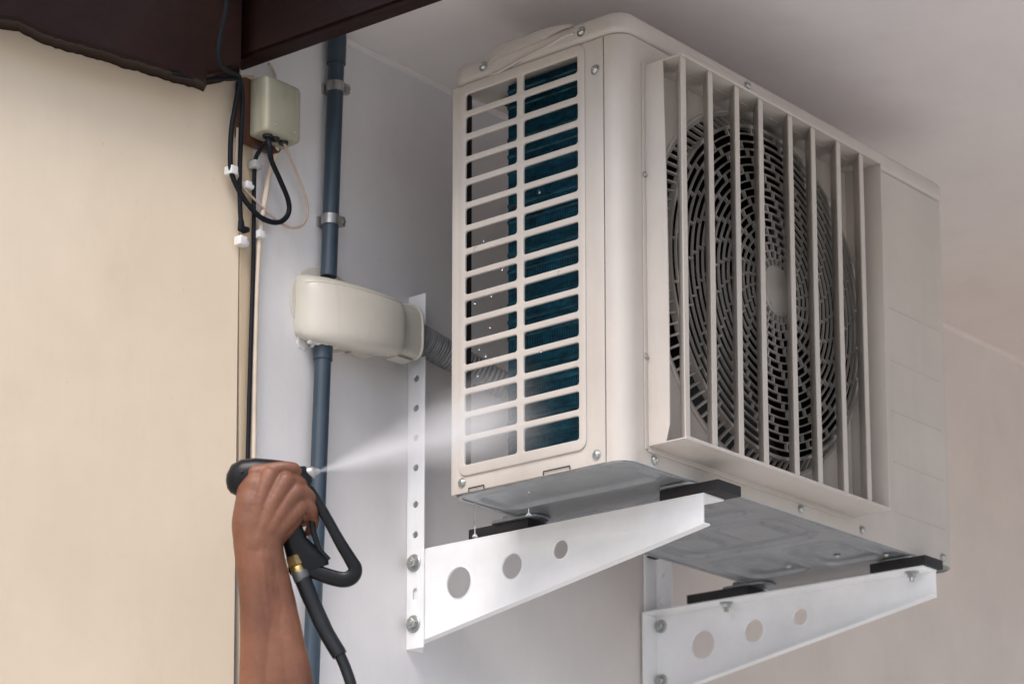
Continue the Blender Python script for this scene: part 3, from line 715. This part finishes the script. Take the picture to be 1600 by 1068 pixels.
# the four rays of the back of the hand, ending in the knuckles
capsule(hb, [h(399,835,-14), h(405,795,-16), h(413,765,-12), h(422,744,-6)], [17,15,14.5,15.5], 24)
capsule(hb, [h(405,838,-14), h(420,800,-18), h(434,772,-14), h(447,752,-7)], [17,13.5,13,15], 24)
capsule(hb, [h(411,840,-12), h(432,808,-14), h(449,784,-9), h(463,768,-3)], [17,13.5,12.5,14.5], 24)
capsule(hb, [h(418,842,-6), h(441,820,-7), h(458,803,-3), h(470,790,3)], [16,13.5,12.5,13.5], 24)
# thumb side: metacarpal along the gun, thumb resting over the top
capsule(hb, [h(392,802,6), h(390,770,8), h(398,745,8), h(408,735,8)], [27,20.5,14,11.5])
capsule(hb, [h(400,739,4), h(420,734,0), h(443,730,-2), h(458,731,0), h(465,735,5)], [13.5,11,10,9.5,7.5])
# four fingers: knuckle - first joint - wraps behind the grip
def finger(k, j, t_, e, rs): capsule(hb, [h(*k), h(*j), h(*t_), h(*e)], rs, 24)
finger((438,752,2), (460,751,2), (473,760,16), (466,772,38), [13,11.5,10.5,9])
finger((460,767,0), (474,769,5), (484,781,20), (472,792,42), [13,12,11,9.5])
finger((468,787,4), (480,790,10), (487,803,24), (474,814,44), [13,12,11,9])
finger((474,800,20), (487,804,26), (489,819,32), (482,831,38), [11.5,10.5,9.5,7])
me = hb.mesh()
o = link('person', me, M['skin'], None, 0); tag(o, 'bare brown right forearm and hand gripping the black spray gun', 'person')
rm = o.modifiers.new('r', 'REMESH'); rm.mode = 'VOXEL'; rm.voxel_size = .0011; rm.use_smooth_shade = True
sm = o.modifiers.new('s', 'SMOOTH'); sm.iterations = 13; sm.factor = .5
dg = bpy.context.evaluated_depsgraph_get(); dg.update(); me2 = bpy.data.meshes.new_from_object(o.evaluated_get(dg)); o.modifiers.clear(); o.data = me2
me2.materials.clear(); me2.materials.append(M['skin'])
for p in me2.polygons: p.use_smooth = True
# thumb nail
# ------------------------------------------------------------------ spray gun
SG = empty('spray_gun', h(440,790,20), 'black pressure washer spray gun held in the hand at the left', 'spray gun')
def hloft(rows, depth, name, m_, n=20, p=2.6):
    """rows: (u, v, half width along the section, half depth, angle of the section in the picture plane, extra depth)"""
    mb = MB(); rg = []
    for u, v, a_, b_, ang, dd in rows:
        ca, sa = math.cos(rad(ang)), math.sin(rad(ang)); q = []
        for i in range(n):
            t = 2*math.pi*i/n; c, s = math.cos(t), math.sin(t); x = a_*math.copysign(abs(c)**(2/p), c); y = b_*math.copysign(abs(s)**(2/p), s)
            q.append(h(u+x*ca, v+x*sa, depth+dd+y))
        rg.append(q)
    mb.loft(rg); return mb.build(name, m_, SG, 50)
# body with the rounded rear hump
hloft([(354,757,6,8,78,0),(357,755,15,15,78,0),(366,750,25,22,80,0),(380,746,29,25,83,0),(400,741,26,25,86,0),(425,738,21,23,88,0),(448,736,16,20,90,0),(462,743,17,19,95,0),(474,750,17,17,108,0),(482,755,14,15,110,0),(486,757,9,10,110,0)], 22, 'gun_body', M['plblack'])
# grip running down through the fist
hloft([(415,752,24,17,-28,0),(435,790,22,17,-28,0),(452,822,19,16,-28,0),(462,848,20,15,-26,0),(474,868,27,15,-22,0),(482,882,33,14,-18,0),(484,890,31,12,-16,0)], 26, 'grip', M['plblack'])
# guard: one continuous bar
def bar(pts, wu, wd, name, m_, dd=26):
    P = smooth_path([h(u, v, dd) for u, v in pts], 7); mb = MB(); rg = []
    for i, p in enumerate(P):
        t = (P[min(i+1,len(P)-1)]-P[max(i-1,0)]).normalized(); nn = t.cross(FW).normalized(); wv = wu(i/(len(P)-1)) if callable(wu) else wu
        q = []
        for j in range(16):
            a = 2*math.pi*j/16; c, s = math.cos(a), math.sin(a)
            q.append(p+nn*(math.copysign(abs(c)**.6, c)*wv*pxm)+FW*(math.copysign(abs(s)**.6, s)*wd*pxm))
        rg.append(q)
    mb.loft(rg); return mb.build(name, m_, SG, 50)
bar([(462,750),(480,762),(496,784),(514,815),(531,846),(548,874),(555,888),(550,900),(536,905),(510,899),(484,889),(464,882)], lambda t: 8.5 if t < .3 else 8.5+4.0*min(1,(t-.3)/.35), 11, 'trigger_guard', M['plblack'])
bar([(478,776),(486,800),(490,830),(500,858),(514,874)], lambda t: 6-2*t, 7, 'trigger', M['plblack'])
# nozzle
def hcyl(p, q, r0, r1, name, m_, n=24): mb = MB(); mb.tube([p, p.lerp(q,.12), p.lerp(q,.88), q], [r0*pxm*.9, r0*pxm, r1*pxm, r1*pxm*.85], n); return mb.build(name, m_, SG, 40)
hcyl(h(464,743,22), h(481,740,22), 15, 13, 'nozzle_collar', M['plblack'])
hcyl(h(478,739.5,22), h(492,737,22), 11, 10.5, 'nozzle', M['steel'], 8)
hcyl(h(491,737,22), h(500,735,22), 7, 4, 'nozzle_tip', M['steel'])
m = MB(); m.sphere(h(378,737,-2), 3.2*pxm, n=10); m.build('gun_screw', M['rubber'], SG)
# brass fitting, sleeve, hose
f0, f1 = h(462,872,22), h(470,892,20)
hcyl(h(459,868,22), h(464,884,21), 15, 15, 'brass_nut', M['brass'], 6); hcyl(h(464,884,21), h(468,896,20), 12, 12, 'brass_collar', M['brass'])
hcyl(h(468,892,20), h(474,908,20), 14, 13.5, 'hose_ferrule', mat('grey_metal_ferrule', (.12,.125,.125), .4, metal=.5), 20)
m = MB(); m.tube(smooth_path([h(473,904,20), h(488,940,18), h(508,984,14), h(531,1023,8)], 8), [x*pxm for x in [13.5]*8+[13]*8+[12.5]*8+[12.2]], 22); m.build('hose_sleeve', M['hose'], SG, 50)
m = MB(); m.tube(smooth_path([h(528,1016,8), h(541,1046,4), h(552,1085,-2), h(566,1180,-10)], 8), 9.0*pxm, 18); m.build('pressure_hose', M['hose'], SG, 50)

# ------------------------------------------------------------------ water
def spray(name, a, b, r0, r1, dens, label, flat=1.):
    Lz = (b-a).length; me_b = MB(); n = 24
    me_b.tube([V((0,0,Lz*t)) for t in [i/12 for i in range(13)]], [r0+(r1-r0)*(i/12) for i in range(13)], 32, flat=1)
    me = me_b.mesh(); me.name = name
    mt = bpy.data.materials.new('water_mist'); mt.use_nodes = True; n_ = mt.node_tree; N = n_.nodes; L = n_.links
    N.remove(N['Principled BSDF']); vol = N.new('ShaderNodeVolumePrincipled'); vol.inputs['Color'].default_value = (.96,.97,1,1); vol.inputs['Anisotropy'].default_value = .1
    L.new(vol.outputs[0], N['Material Output'].inputs['Volume'])
    tc = N.new('ShaderNodeTexCoord'); sx = N.new('ShaderNodeSeparateXYZ'); L.new(tc.outputs['Object'], sx.inputs[0])
    def mth(op, a_, b_=None, c_=None):
        q = N.new('ShaderNodeMath'); q.operation = op
        for i, z in enumerate((a_, b_, c_)):
            if z is None: continue
            if isinstance(z, (int, float)): q.inputs[i].default_value = z
            else: L.new(z, q.inputs[i])
        return q.outputs[0]
    X, Y, Z = sx.outputs
    rc = mth('MULTIPLY_ADD', Z, (r1-r0)/Lz, r0)
    rho = mth('DIVIDE', mth('SQRT', mth('ADD', mth('MULTIPLY', X, X), mth('MULTIPLY', Y, Y))), rc)
    fall = mth('SUBTRACT', 1, mth('MINIMUM', rho, 1)); fall = mth('POWER', fall, 1.75)
    tz = mth('DIVIDE', Z, Lz)
    endf = N.new('ShaderNodeMapRange'); endf.interpolation_type = 'SMOOTHSTEP'; endf.inputs[1].default_value = 1; endf.inputs[2].default_value = .66; L.new(tz, endf.inputs[0])
    near = mth('MULTIPLY', dens, mth('POWER', mth('DIVIDE', .0105, mth('ADD', rc, .0035)), 1.0))
    mp = N.new('ShaderNodeMapping'); mp.inputs['Scale'].default_value = (1,1,.22); L.new(tc.outputs['Object'], mp.inputs[0])
    nz = N.new('ShaderNodeTexNoise'); nz.inputs['Scale'].default_value = 45; nz.inputs['Detail'].default_value = 4; L.new(mp.outputs[0], nz.inputs[0])
    nzr = mth('MULTIPLY_ADD', nz.outputs[0], 2.4, -.2)
    L.new(mth('MULTIPLY', mth('MULTIPLY', mth('MULTIPLY', near, fall), nzr), endf.outputs[0]), vol.inputs['Density'])
    me.materials.append(mt); o = bpy.data.objects.new(name, me); COL.objects.link(o)
    z = (b-a).normalized(); x = UP.cross(z).normalized(); y = z.cross(x)
    o.matrix_world = Matrix.Translation(a) @ Matrix((x, y, z)).transposed().to_4x4()
    tag(o, label, 'water spray'); return o
na = h(499,735.5,22)
nb_ = un(850, 632, 0, -.012)
spray('water_spray', na, nb_, .0022, .092, 135, 'fine white jet of water mist from the nozzle to the side grille')

wm = bpy.data.materials.new('clear_water'); wm.use_nodes = True; b_ = wm.node_tree.nodes['Principled BSDF']
b_.inputs['Transmission Weight'].default_value = 1; b_.inputs['Roughness'].default_value = .03; b_.inputs['IOR'].default_value = 1.33; b_.inputs['Base Color'].default_value = (.95,.97,1,1)
nzw = wm.node_tree.nodes.new('ShaderNodeTexNoise'); nzw.inputs['Scale'].default_value = 300; bpw = wm.node_tree.nodes.new('ShaderNodeBump'); bpw.inputs['Strength'].default_value = .1; bpw.inputs['Distance'].default_value = .0005
wm.node_tree.links.new(nzw.outputs[0], bpw.inputs['Height']); wm.node_tree.links.new(bpw.outputs[0], b_.inputs['Normal'])
for (u, v, l) in ((742,786,54),(826,768,38)):
    p = un(u, v, 0, .02); q = un(u, v+l, 0, .02); m = MB()
    d = (q-p); m.tube([p+d*t for t in (0,.1,.5,.86,.93,.97,1)], [.0013,.0006,.0004,.0006,.0030,.0036,.0012], 12)
    o = m.build('water_drip', wm, None, 60); tag(o, 'drip of water falling from the base pan at its %s' % ('back corner' if u < 800 else 'left edge, nearer the front'), 'water drip', 'drips under the unit')
drops = [(757,211),(742,388),(755,376),(784,420),(741,473),(767,462),(765,511),(758,555),(748,545),(845,548),(746,586),(760,605),(873,425),(842,300)]
for k in range(0):
    zz = gz1-random.randint(2,15)*pitch_g-.0092; yy2 = random.choice((random.uniform(.165,.238), random.uniform(.07,.145))); drops.append((yy2, zz))
for i, (u, v) in enumerate(drops):
    p = un(u, v, 0, -.0045) if u > 1 else V((-.0018, u, v)); m = MB(); r = random.uniform(.0011,.0018) if u > 1 else random.uniform(.0007,.0012); m.sphere(p, r, (.8,1,1.3), 10)
    o = m.build('water_drop', wm, None, 60); tag(o, 'clear water drop at the left side grille of the air conditioner', 'water drop', 'water drops on the side grille')
print('objects', len(bpy.data.objects))
